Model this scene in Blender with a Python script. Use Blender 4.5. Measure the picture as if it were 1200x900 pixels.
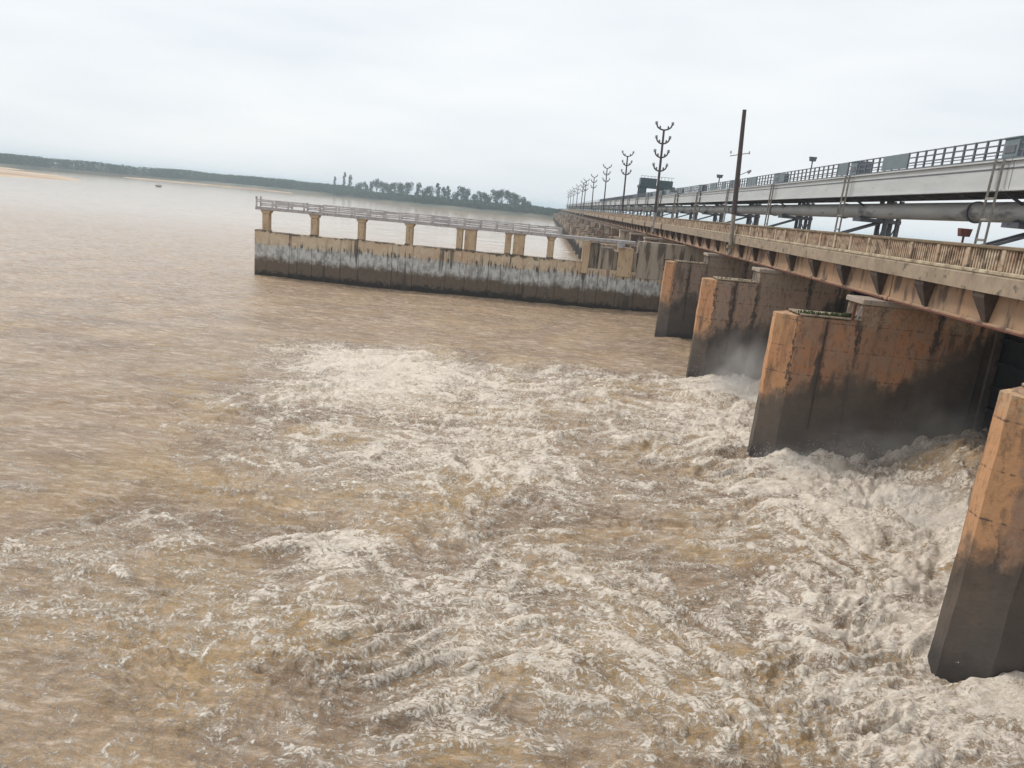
import bpy, bmesh, math, random
import numpy as np
from mathutils import Vector, Matrix, noise as mnoise
random.seed(7)
scene = bpy.context.scene
col = scene.collection
for o in list(bpy.data.objects): bpy.data.objects.remove(o)

# ------------------------------------------------------------------ camera
CAM_H = 12.0
FPX, ROLL = 860.0, math.radians(5.3)
PITCH, YAW = math.radians(13.725), math.radians(1.858)
Fh = Vector((-math.sin(YAW), math.cos(YAW), 0)); Rv = Vector((math.cos(YAW), math.sin(YAW), 0)); Zv = Vector((0, 0, 1))
Fv = Fh*math.cos(PITCH) - Zv*math.sin(PITCH); Dv = -Fh*math.sin(PITCH) - Zv*math.cos(PITCH)
cx_ = Rv*math.cos(ROLL) - Dv*math.sin(ROLL); cy_ = -(Rv*math.sin(ROLL) + Dv*math.cos(ROLL)); cz_ = -Fv
cam = bpy.data.cameras.new('camera'); camo = bpy.data.objects.new('camera', cam); col.objects.link(camo)
m = Matrix((cx_, cy_, cz_)).transposed().to_4x4(); m.translation = (0, 0, CAM_H); camo.matrix_world = m
cam.sensor_width = 36; cam.sensor_fit = 'HORIZONTAL'; cam.lens = FPX/1200*36
cam.clip_start = 0.1; cam.clip_end = 20000
scene.camera = camo
scene.render.engine = 'CYCLES'
scene.view_settings.view_transform = 'Standard'; scene.view_settings.look = 'None'
scene.view_settings.exposure = 0.52; scene.view_settings.gamma = 1
scene.cycles.volume_step_rate = 2; scene.cycles.volume_max_steps = 64
scene.cycles.max_bounces = 6; scene.cycles.volume_bounces = 1
scene.cycles.use_denoising = True

# ------------------------------------------------------------------ sky + sun
SUN_EL, SUN_AZ = math.radians(50), math.radians(-62)     # azimuth measured from +Y towards +X
world = bpy.data.worlds.new("World"); scene.world = world; world.use_nodes = True
nt = world.node_tree; nt.nodes.clear()
def wn(t): return nt.nodes.new(t)
sky = wn('ShaderNodeTexSky'); sky.sky_type = 'NISHITA'; sky.sun_disc = False
sky.sun_elevation = SUN_EL; sky.sun_rotation = SUN_AZ; sky.dust_density = 3
tc = wn('ShaderNodeTexCoord'); mp = wn('ShaderNodeMapping'); mp.inputs['Scale'].default_value = (1, 1, 5)
nz = wn('ShaderNodeTexNoise'); nz.inputs['Scale'].default_value = 2.2; nz.inputs['Detail'].default_value = 5
nt.links.new(tc.outputs['Generated'], mp.inputs[0]); nt.links.new(mp.outputs[0], nz.inputs['Vector'])
rp = wn('ShaderNodeValToRGB'); rp.color_ramp.elements[0].position = .36; rp.color_ramp.elements[1].position = .64
rp.color_ramp.elements[0].color = (5.95, 6.3, 6.6, 1); rp.color_ramp.elements[1].color = (6.85, 7.05, 7.15, 1)
nt.links.new(nz.outputs['Fac'], rp.inputs[0])
mx = wn('ShaderNodeMixRGB'); mx.inputs['Fac'].default_value = .93
nt.links.new(sky.outputs[0], mx.inputs[1]); nt.links.new(rp.outputs[0], mx.inputs[2])
bg = wn('ShaderNodeBackground'); bg.inputs['Strength'].default_value = 0.1
out = wn('ShaderNodeOutputWorld'); nt.links.new(mx.outputs[0], bg.inputs[0]); nt.links.new(bg.outputs[0], out.inputs[0])
sun = bpy.data.lights.new('sun', 'SUN'); sun.energy = 1.5; sun.angle = math.radians(14); sun.color = (1, .95, .88)
suno = bpy.data.objects.new('sun', sun); col.objects.link(suno)
sd = Vector((math.sin(SUN_AZ)*math.cos(SUN_EL), math.cos(SUN_AZ)*math.cos(SUN_EL), math.sin(SUN_EL)))
suno.rotation_euler = sd.to_track_quat('Z', 'Y').to_euler()

# ------------------------------------------------------------------ helpers
def tag(o, label=None, cat=None, group=None, kind=None):
    if label: o['label'] = label
    if cat: o['category'] = cat
    if group: o['group'] = group
    if kind: o['kind'] = kind
    return o
def empty(name, loc=(0, 0, 0)):
    o = bpy.data.objects.new(name, None); o.location = loc; o.empty_display_size = .3; col.objects.link(o); return o
class MB:
    def __init__(s): s.v = []; s.f = []; s.sm = []
    def add(s, vs, fs, smooth=False):
        n = len(s.v); s.v += [tuple(v) for v in vs]; s.f += [tuple(i+n for i in f) for f in fs]; s.sm += [smooth]*len(fs)
    def box(s, x0, x1, y0, y1, z0, z1, bev=0.0):
        if bev > 0:
            b = min(bev, (x1-x0)/2.2, (y1-y0)/2.2, (z1-z0)/2.2)
            bm = bmesh.new(); bmesh.ops.create_cube(bm, size=1)
            for v in bm.verts: v.co = Vector(((x0+x1)/2+v.co.x*(x1-x0), (y0+y1)/2+v.co.y*(y1-y0), (z0+z1)/2+v.co.z*(z1-z0)))
            bmesh.ops.bevel(bm, geom=list(bm.edges), offset=b, segments=1, affect='EDGES')
            bm.verts.ensure_lookup_table(); s.add([v.co for v in bm.verts], [[v.index for v in f.verts] for f in bm.faces]); bm.free(); return
        s.add([(x, y, z) for z in (z0, z1) for y in (y0, y1) for x in (x0, x1)],
              [(0, 2, 3, 1), (4, 5, 7, 6), (0, 1, 5, 4), (2, 6, 7, 3), (0, 4, 6, 2), (1, 3, 7, 5)])
    def prism(s, pts, axis, a, b):
        """polygon pts in the two other axes, extruded along axis from a to b"""
        n = len(pts)
        def mk(p, t):
            return (t, p[0], p[1]) if axis == 0 else (p[0], t, p[1]) if axis == 1 else (p[0], p[1], t)
        vs = [mk(p, a) for p in pts]+[mk(p, b) for p in pts]
        s.add(vs, [tuple(range(n))[::-1], tuple(range(n, 2*n))]+[(i, (i+1) % n, (i+1) % n+n, i+n) for i in range(n)])
    def tube(s, p, q, r0, r1=None, n=8, smooth=True):
        r1 = r0 if r1 is None else r1
        p, q = Vector(p), Vector(q); d = (q-p).normalized()
        a = d.orthogonal().normalized(); b = d.cross(a)
        vs = [p+(a*math.cos(t)+b*math.sin(t))*r0 for t in [2*math.pi*i/n for i in range(n)]]
        vs += [q+(a*math.cos(t)+b*math.sin(t))*r1 for t in [2*math.pi*i/n for i in range(n)]]
        s.add(vs, [(i, (i+1) % n, (i+1) % n+n, i+n) for i in range(n)], smooth); s.add(vs, [tuple(range(n))[::-1], tuple(range(n, 2*n))])
    def bar(s, p, q, w, h=None):
        h = h or w; p, q = Vector(p), Vector(q); d = (q-p).normalized()
        a = d.cross(Vector((0, 0, 1)));  a = Vector((1, 0, 0)) if a.length < .01 else a.normalized(); b = d.cross(a)
        vs = [e+a*(i*w/2)+b*(j*h/2) for e in (p, q) for i, j in ((-1, -1), (1, -1), (1, 1), (-1, 1))]
        s.add(vs, [(3, 2, 1, 0), (4, 5, 6, 7), (0, 1, 5, 4), (1, 2, 6, 5), (2, 3, 7, 6), (3, 0, 4, 7)])
    def mesh(s, name, mat):
        me = bpy.data.meshes.new(name); me.from_pydata(s.v, [], s.f)
        me.polygons.foreach_set('use_smooth', s.sm); me.materials.append(mat); me.update()
        bm = bmesh.new(); bm.from_mesh(me); bmesh.ops.recalc_face_normals(bm, faces=bm.faces); bm.to_mesh(me); bm.free()
        return me
    def build(s, name, mat, parent=None):
        o = bpy.data.objects.new(name, s.mesh(name, mat)); col.objects.link(o)
        if parent: o.parent = parent
        return o
def inst(o, loc=None, parent=None, name=None):
    c = o.copy(); col.objects.link(c)
    if parent is not None: c.parent = parent
    if loc is not None: c.location = loc
    return c
def copy_tree(o, parent=None):
    c = o.copy(); col.objects.link(c)
    if parent is not None: c.parent = parent
    for ch in [x for x in o.children]: copy_tree(ch, c)
    return c
def shift(Y):   # beyond the divide wall the barrage bends slightly to the left
    return -0.0105*max(0.0, Y-96)

# ------------------------------------------------------------------ materials
class Mat:
    def __init__(s, name):
        s.m = bpy.data.materials.new(name); s.m.use_nodes = True; s.t = s.m.node_tree
        s.b = s.t.nodes['Principled BSDF']; s.geo = None
    def n(s, t, **k):
        x = s.t.nodes.new(t)
        for a, b in k.items(): setattr(x, a, b)
        return x
    def l(s, a, b): s.t.links.new(a, b)
    def pos(s):
        if not s.geo: s.geo = s.n('ShaderNodeNewGeometry')
        return s.geo.outputs['Position']
    def xyz(s):
        x = s.n('ShaderNodeSeparateXYZ'); s.l(s.pos(), x.inputs[0]); return x.outputs
    def noise(s, scale, detail=4, stretch=(1, 1, 1), rough=.55, off=(0, 0, 0), vec=None, dist=0):
        mp = s.n('ShaderNodeMapping'); mp.inputs['Scale'].default_value = stretch; mp.inputs['Location'].default_value = off
        s.l(vec or s.pos(), mp.inputs[0]); x = s.n('ShaderNodeTexNoise')
        x.inputs['Scale'].default_value = scale; x.inputs['Detail'].default_value = detail; x.inputs['Roughness'].default_value = rough
        x.inputs['Distortion'].default_value = dist
        s.l(mp.outputs[0], x.inputs['Vector']); return x.outputs['Fac']
    def math(s, op, a, b=None, c=None, clamp=False):
        x = s.n('ShaderNodeMath', operation=op, use_clamp=clamp)
        for i, v in enumerate((a, b, c)):
            if v is None: continue
            if isinstance(v, (int, float)): x.inputs[i].default_value = v
            else: s.l(v, x.inputs[i])
        return x.outputs[0]
    def step(s, v, lo, hi, a=0.0, b=1.0):
        x = s.n('ShaderNodeMapRange', interpolation_type='SMOOTHSTEP')
        s.l(v, x.inputs[0]); x.inputs[1].default_value = lo; x.inputs[2].default_value = hi
        x.inputs[3].default_value = a; x.inputs[4].default_value = b
        return x.outputs[0]
    def mix(s, f, a, b, mode='MIX'):
        x = s.n('ShaderNodeMixRGB', blend_type=mode)
        for i, v in ((0, f), (1, a), (2, b)):
            if isinstance(v, (int, float)): x.inputs[i].default_value = v
            elif isinstance(v, tuple): x.inputs[i].default_value = (*v, 1)
            else: s.l(v, x.inputs[i])
        return x.outputs[0]
    def color(s, c):
        if isinstance(c, tuple): s.b.inputs['Base Color'].default_value = (*c, 1)
        else: s.l(c, s.b.inputs['Base Color'])
    def rough(s, r):
        if isinstance(r, (int, float)): s.b.inputs['Roughness'].default_value = r
        else: s.l(r, s.b.inputs['Roughness'])
    def bump(s, h, strength=.5, dist=.05):
        x = s.n('ShaderNodeBump'); x.inputs['Strength'].default_value = strength; x.inputs['Distance'].default_value = dist
        s.l(h, x.inputs['Height']); s.l(x.outputs[0], s.b.inputs['Normal'])

def concrete_pier():
    M = Mat('pier_concrete'); X, Yc, Z = M.xyz()
    n1 = M.noise(.45, 5); n2 = M.noise(2.2, 6, rough=.65); n3 = M.noise(9, 4); st = M.noise(1.6, 5, (1, 1, .12), off=(3, 1, 0))
    c = M.mix(M.step(n1, .35, .68), (.28, .165, .105), (.40, .195, .10))
    c = M.mix(M.step(n2, .4, .7), c, (.31, .205, .14)); c = M.mix(M.math('MULTIPLY', M.step(Yc, 48, 60), .75), c, (.27, .225, .19))
    nose = M.step(M.math('ADD', X, M.math('MULTIPLY', n2, .5)), 13.35, 13.2)           # weathered ochre nose, paled further in colour to paint in its skyward light
    c = M.mix(M.math('MULTIPLY', nose, .85), c, M.mix(M.step(n1, .4, .62), (.50, .275, .135), (.50, .25, .12)))
    c = M.mix(M.math('MULTIPLY', M.step(st, .52, .72), .75), c, (.07, .05, .04))
    hi = M.math('MULTIPLY', M.step(M.math('ADD', Z, M.math('MULTIPLY', n2, 1.2)), 7.9, 8.8), .55)               # pale lichen along the top
    c = M.mix(M.math('MULTIPLY', hi, M.step(n3, .45, .6)), c, (.38, .34, .24))
    n4 = M.noise(4.0, 6, (1, 1, .5), .7, off=(7, 2, 4))
    for xs_, w_ in ((14.35, .30), (16.05, .22), (19.9, .30), (12.95, .10), (22.0, .2)):      # dark runs below the construction joints
        dx = M.math('ABSOLUTE', M.math('ADD', M.math('SUBTRACT', X, xs_), M.math('MULTIPLY', M.math('SUBTRACT', n4, .5), 1.1)))
        c = M.mix(M.math('MULTIPLY', M.step(dx, w_, .02), M.step(n1, .3, .55)), c, (.06, .048, .04))
    lift = M.math('ABSOLUTE', M.math('SUBTRACT', M.math('FRACT', M.math('MULTIPLY', M.math('ADD', Z, M.math('MULTIPLY', n2, .06)), .72)), .5))
    c = M.mix(M.math('MULTIPLY', M.step(lift, .035, .0), M.step(n4, .42, .6)), c, (.07, .05, .04))
    c = M.mix(M.math('MULTIPLY', M.step(n4, .50, .66), .55), c, (.10, .07, .05))
    # wetted, algae-dark lower part; its climb towards the gates also paints deck shade
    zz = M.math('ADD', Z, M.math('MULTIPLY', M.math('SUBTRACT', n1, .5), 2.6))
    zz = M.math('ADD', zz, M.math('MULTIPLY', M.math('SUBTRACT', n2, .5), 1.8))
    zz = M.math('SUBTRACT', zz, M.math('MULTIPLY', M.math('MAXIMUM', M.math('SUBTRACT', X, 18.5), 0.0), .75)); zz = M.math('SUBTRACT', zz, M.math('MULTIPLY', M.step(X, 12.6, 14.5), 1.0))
    zz = M.math('ADD', zz, M.math('MULTIPLY', M.math('SUBTRACT', st, .5), 2.4)); wet_shade = M.step(zz, 4.2, 2.9); wet_shade2 = M.step(zz, 2.6, .8)
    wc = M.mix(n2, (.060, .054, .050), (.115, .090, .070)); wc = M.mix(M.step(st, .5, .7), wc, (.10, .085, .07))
    c = M.mix(M.math('MULTIPLY', wet_shade, .93), c, wc); band = M.math('MULTIPLY', M.step(zz, 4.0, 3.3), M.step(zz, 1.9, 2.9)); c = M.mix(M.math('MULTIPLY', M.math('MULTIPLY', band, .55), M.step(n1, .35, .6)), c, (.022, .019, .018))
    c = M.mix(M.math('MULTIPLY', wet_shade2, .5), c, (.045, .043, .044)); foot = M.step(M.math('ADD', Z, n2), 1.5, .7); c = M.mix(M.math('MULTIPLY', foot, .7), c, (.022, .021, .022))
    M.color(c); M.rough(M.step(wet_shade, 0, 1, .9, .55)); M.bump(M.math('ADD', M.math('MULTIPLY', n2, .4), M.math('MULTIPLY', n3, .5)), .6, .05); return M.m
def concrete_far():
    M = Mat('far_pier_concrete'); X, Yc, Z = M.xyz()
    n1 = M.noise(.3, 5); n2 = M.noise(2, 4)
    c = M.mix(M.step(n1, .35, .65), (.20, .12, .08), (.46, .40, .31)); c = M.mix(M.math('MULTIPLY', M.step(M.noise(1.1, 5, (1, .3, .2)), .48, .6), .8), c, (.06, .045, .04)); c = M.mix(M.step(M.math('ADD', Z, M.math('MULTIPLY', n2, 2)), 4.6, 3.2), c, (.055, .045, .04))
    M.color(c); M.rough(.9); return M.m
def concrete_wall():
    M = Mat('divide_wall_concrete'); X, Yc, Z = M.xyz()
    n1 = M.noise(.35, 5); n2 = M.noise(2.4, 6, rough=.7); st = M.noise(1.3, 5, (1, 1, .07)); st2 = M.noise(3.2, 4, (1, 1, .1), off=(5, 0, 0))
    up = M.mix(M.step(n1, .35, .65), (.56, .46, .33), (.50, .36, .24))
    up = M.mix(M.step(n2, .5, .7), up, (.62, .55, .43))
    nb = M.noise(.5, 5, (1, 1, .6), .65, off=(2, 8, 3)); st = M.math('ADD', st, M.math('MULTIPLY', M.math('SUBTRACT', M.noise(.18, 3, off=(8, 1, 1)), .5), .35)); zl = M.math('ADD', M.math('ADD', Z, M.math('MULTIPLY', M.math('SUBTRACT', n2, .5), 1.5)), M.math('MULTIPLY', M.math('SUBTRACT', nb, .5), 1.4))
    gr = M.mix(M.step(M.noise(1.6, 6, (1, 1, .5), .75), .42, .60), (.56, .56, .54), (.30, .30, .29))
    c = M.mix(M.step(zl, 4.35, 3.95), up, gr)
    lo = M.mix(n2, (.085, .058, .04), (.18, .14, .10))
    zm = M.math('ADD', zl, M.math('MULTIPLY', M.math('SUBTRACT', st, .5), 1.2))
    c = M.mix(M.step(zm, 2.9, 2.0), c, lo)
    c = M.mix(M.step(zl, 1.0, .35), c, (.028, .022, .018))
    c = M.mix(M.math('MULTIPLY', M.step(st, .575, .68), .8), c, (.045, .038, .034))
    c = M.mix(M.math('MULTIPLY', M.math('MULTIPLY', M.step(st2, .5, .62), M.step(zl, 3.6, 4.2)), M.step(zl, 4.9, 4.2)), c, (.06, .06, .06))
    c = M.mix(M.math('MULTIPLY', M.step(zl, 5.45, 5.75), M.step(n2, .35, .5)), c, (.10, .08, .06))
    M.color(c); M.rough(.9); M.bump(n2, .6, .06); return M.m
def simple(name, a, b, scale=2, rough=.85, stretch=(1, 1, 1), dark=None, dsc=4, dlo=.55, dhi=.7, metal=0, bump=.3, bd=.02):
    M = Mat(name); n1 = M.noise(scale, 6, stretch, rough=.65); c = M.mix(M.step(n1, .3, .7), a, b)
    if dark: c = M.mix(M.math('MULTIPLY', M.step(M.noise(dsc, 5, stretch, off=(4, 7, 1)), dlo, dhi), .85), c, dark)
    M.color(c); M.rough(rough); M.b.inputs['Metallic'].default_value = metal
    if bump: M.bump(n1, bump, bd)
    return M.m
MAT = dict(
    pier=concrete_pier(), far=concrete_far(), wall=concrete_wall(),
    column=simple('column_concrete', (.55, .43, .28), (.42, .29, .18), 1.5, dark=(.12, .08, .055), stretch=(1, 1, .25)),
    end=simple('landing_concrete', (.33, .26, .19), (.40, .36, .30), 1.2, dark=(.07, .055, .045), dsc=1.8, stretch=(1, 1, .15), dlo=.46, dhi=.6),
    walkway=simple('walkway_concrete', (.46, .44, .44), (.34, .32, .32), 1.5, dark=(.10, .09, .09)),
    rail_grey=simple('grey_railing', (.58, .56, .56), (.36, .34, .34), 1, dark=(.10, .08, .08)),
    girder=simple('girder_concrete', (.38, .235, .14), (.29, .20, .13), .6, dark=(.075, .05, .038), dsc=1.3, dlo=.48, dhi=.64, stretch=(1, 1, .35), bump=.4),
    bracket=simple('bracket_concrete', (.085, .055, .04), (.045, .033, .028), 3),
    slab=simple('deck_edge_concrete', (.33, .26, .185), (.23, .175, .125), 1.2, dark=(.07, .06, .045), dsc=3),
    kerb=simple('parapet_kerb', (.52, .45, .32), (.24, .18, .12), .9, dark=(.11, .09, .06), dsc=2, dlo=.48),
    baluster=simple('baluster_concrete', (.50, .41, .30), (.33, .21, .14), .9, dark=(.13, .085, .055), dsc=1.6, dlo=.5, dhi=.62),
    toprail=simple('parapet_top_rail', (.12, .10, .06), (.22, .155, .10), 1.3, dark=(.05, .05, .03), dsc=2),
    rust=simple('rusted_steel', (.16, .05, .03), (.10, .035, .025), 3, .8),
    cap=simple('pier_cap_concrete', (.30, .27, .25), (.36, .28, .21), 1.2, dark=(.10, .08, .06), dsc=3),
    white_steel=simple('pale_grey_painted_girder', (.50, .51, .50), (.43, .44, .44), .7, .5, stretch=(1, .4, 2), dark=(.27, .26, .25), dsc=1.4, dlo=.6, dhi=.8, bump=0),
    dark_steel=simple('dark_grey_steel', (.13, .14, .16), (.09, .095, .11), 2, .6, bump=0),
    blue_steel=simple('slate_blue_steel', (.12, .165, .19), (.16, .19, .21), 2, .6, bump=0),
    trestle=simple('weathered_trestle_steel', (.30, .28, .24), (.20, .17, .15), 3, .7, dark=(.10, .08, .07), bump=0),
    pipe=simple('pipeline_paint', (.52, .52, .50), (.40, .40, .39), .8, .55, stretch=(1, .35, 1), dark=(.12, .115, .11), dsc=1.1, bump=0),
    pole=simple('pole_steel', (.075, .05, .045), (.05, .04, .04), 2, .7, bump=0),
    pale_pole=simple('pale_pole_paint', (.36, .35, .35), (.24, .22, .22), 2, .7, bump=0),
    gate=simple('wet_gate_steel', (.030, .032, .036), (.018, .019, .022), 1, .45),
    crane=simple('crane_paint', (.035, .06, .07), (.05, .085, .095), 1, .6, bump=0),
    asphalt=simple('asphalt', (.06, .06, .058), (.045, .045, .044), 3, .9),
    wood=simple('dark_boat_wood', (.06, .045, .035), (.035, .028, .024), 3, .7),
    cloth=simple('dark_cloth', (.05, .05, .06), (.03, .03, .035), 3, .9, bump=0),
    skin=simple('skin', (.16, .09, .06), (.14, .08, .05), 3, .7, bump=0),
    bark=simple('tree_bark', (.07, .05, .035), (.045, .035, .025), 2, .9, bump=0),
    weed=simple('weed_leaves', (.05, .075, .02), (.10, .11, .035), 4, .8, bump=0),
)
def foliage(name, a, b):
    M = Mat(name); oi = M.n('ShaderNodeObjectInfo'); n1 = M.noise(.22, 4)
    c = M.mix(M.step(n1, .35, .65), a, b)
    c = M.mix(M.math('MULTIPLY', oi.outputs['Random'], .3), c, (.05, .075, .045)); M.color(c); M.rough(.85); return M.m
MAT['leaf'] = foliage('foliage', (.012, .040, .026), (.028, .066, .036))
MAT['leaf_low'] = foliage('bank_foliage', (.018, .056, .034), (.040, .085, .050))
def ground_mat(name, a, b, sc):
    M = Mat(name); n1 = M.noise(sc, 6); M.color(M.mix(M.step(n1, .35, .65), a, b)); M.rough(.95); return M.m
MAT['sand'] = ground_mat('sand', (.56, .42, .28), (.36, .23, .15), .02)
MAT['bank'] = ground_mat('bank_earth', (.16, .14, .10), (.09, .10, .07), .02)
MAT['bed'] = ground_mat('silt', (.30, .20, .13), (.27, .18, .12), .01)

def water_mat():
    M = Mat('muddy_water')
    at = M.n('ShaderNodeAttribute', attribute_name='foam'); F = at.outputs['Fac']
    ao = M.n('ShaderNodeAttribute', attribute_name='silt'); S = ao.outputs['Fac']
    X, Yc, Z = M.xyz()
    wn_ = M.n('ShaderNodeTexNoise'); wn_.inputs['Scale'].default_value = 1.1; wn_.inputs['Detail'].default_value = 4
    M.l(M.pos(), wn_.inputs['Vector'])
    wv = M.n('ShaderNodeVectorMath', operation='MULTIPLY_ADD'); M.l(wn_.outputs['Color'], wv.inputs[0]); wv.inputs[1].default_value = (1.6, 1.6, 1.6); M.l(M.pos(), wv.inputs[2])
    f1 = M.noise(2.4, 6, (1, 2.0, .6), .7, vec=wv.outputs[0])
    f2 = M.noise(6.0, 6, (1, 1.8, .6), .78, vec=wv.outputs[0], off=(3, 9, 1))
    rid = M.math('SUBTRACT', 1.0, M.math('MULTIPLY', M.math('ABSOLUTE', M.math('SUBTRACT', f1, .5)), 7.0), clamp=True)   # lacy threads
    v = M.math('ADD', F, M.math('MULTIPLY', M.math('SUBTRACT', f2, .5), 2.8))
    v = M.math('ADD', v, M.math('MULTIPLY', M.math('SUBTRACT', rid, .45), .45))
    fm = M.step(v, .40, .88)
    deep = M.mix(M.step(S, .15, .9), (.26, .175, .11), (.46, .305, .145))
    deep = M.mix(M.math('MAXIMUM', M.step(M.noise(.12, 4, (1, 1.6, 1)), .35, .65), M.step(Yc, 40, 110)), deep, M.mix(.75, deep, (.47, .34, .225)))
    c = M.mix(M.math('MULTIPLY', fm, .93), deep, M.mix(M.step(f2, .3, .7), (.58, .47, .35), (.92, .86, .78)))
    w1 = M.noise(2.2, 6, (.45, 2.0, 1), .72, off=(1, 5, 2)); w2 = M.noise(.55, 5, (.4, 1.9, 1), .65, off=(6, 1, 2))  # dark and pale ripple shading painted into the albedo, along with silt streaks
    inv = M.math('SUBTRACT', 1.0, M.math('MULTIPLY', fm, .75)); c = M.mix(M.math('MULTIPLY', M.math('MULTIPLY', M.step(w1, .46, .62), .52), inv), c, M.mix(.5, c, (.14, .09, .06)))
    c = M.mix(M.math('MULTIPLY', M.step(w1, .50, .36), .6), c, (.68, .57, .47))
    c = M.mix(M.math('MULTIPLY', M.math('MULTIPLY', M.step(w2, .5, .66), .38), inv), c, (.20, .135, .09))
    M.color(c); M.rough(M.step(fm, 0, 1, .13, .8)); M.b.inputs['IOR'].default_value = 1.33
    far = M.step(Yc, 60, 400)
    b1 = M.noise(3.0, 6, (.6, 2, 1), .7); b2 = M.noise(.5, 5, (.6, 1.8, 1), .6, off=(9, 2, 1))
    h = M.math('ADD', M.math('MULTIPLY', b1, .17), M.math('MULTIPLY', b2, .35))
    h = M.math('ADD', h, M.math('MULTIPLY', M.math('MULTIPLY', f2, fm), .06))
    h = M.math('MULTIPLY', h, M.step(Yc, 55, 240, 1.0, .09)); M.bump(h, .85, 1.0); return M.m
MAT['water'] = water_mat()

# ------------------------------------------------------------------ numpy noise
def vnoise(x, y, seed):
    xi = np.floor(x).astype(np.int64); yi = np.floor(y).astype(np.int64); fx = x-xi; fy = y-yi
    u = fx*fx*fx*(fx*(fx*6-15)+10); v = fy*fy*fy*(fy*(fy*6-15)+10)
    def g(i, j):
        h = (i*374761393+j*668265263+seed*1442695041) & 0xffffffff
        h = ((h ^ (h >> 13))*1274126177) & 0xffffffff; h = h ^ (h >> 16)
        a = h.astype(np.float64)*(2*math.pi/4294967296.0)
        return np.cos(a), np.sin(a)
    def d(i, j, ax, ay):
        c, s = g(i, j); return c*ax+s*ay
    n00 = d(xi, yi, fx, fy); n10 = d(xi+1, yi, fx-1, fy); n01 = d(xi, yi+1, fx, fy-1); n11 = d(xi+1, yi+1, fx-1, fy-1)
    return ((n00*(1-u)+n10*u)*(1-v)+(n01*(1-u)+n11*u)*v)*1.5
def fbm(x, y, seed, o=4, g=.5):
    r = 0; a = 1; t = 0
    for k in range(o):
        r = r+a*vnoise(x*2**k+17*k, y*2**k-11*k, seed+k); t += a; a *= g
    return r/t
def ss(v, a, b):
    t = np.clip((v-a)/(b-a), 0, 1); return t*t*(3-2*t)

ORD = ['first', 'second', 'third', 'fourth', 'fifth', 'sixth', 'seventh', 'eighth', 'ninth', 'tenth', 'eleventh', 'twelfth', 'thirteenth', 'fourteenth', 'fifteenth', 'sixteenth', 'seventeenth', 'eighteenth', 'nineteenth', 'twentieth', 'twenty-first', 'twenty-second', 'twenty-third', 'twenty-fourth', 'twenty-fifth', 'twenty-sixth', 'twenty-seventh', 'twenty-eighth']
# ------------------------------------------------------------------ layout constants
PIER_Y = [94.45-18.95*k for k in range(5)][::-1]        # camera-side faces of the near piers: 18.65 ... 94.45
BAY = 18.95
NOSE_X, STEP_X, PTH = 12.0, 16.0, 2.0                   # pier nose, step up to the deck seat, pier thickness
GATE_X = 23.4

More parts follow.
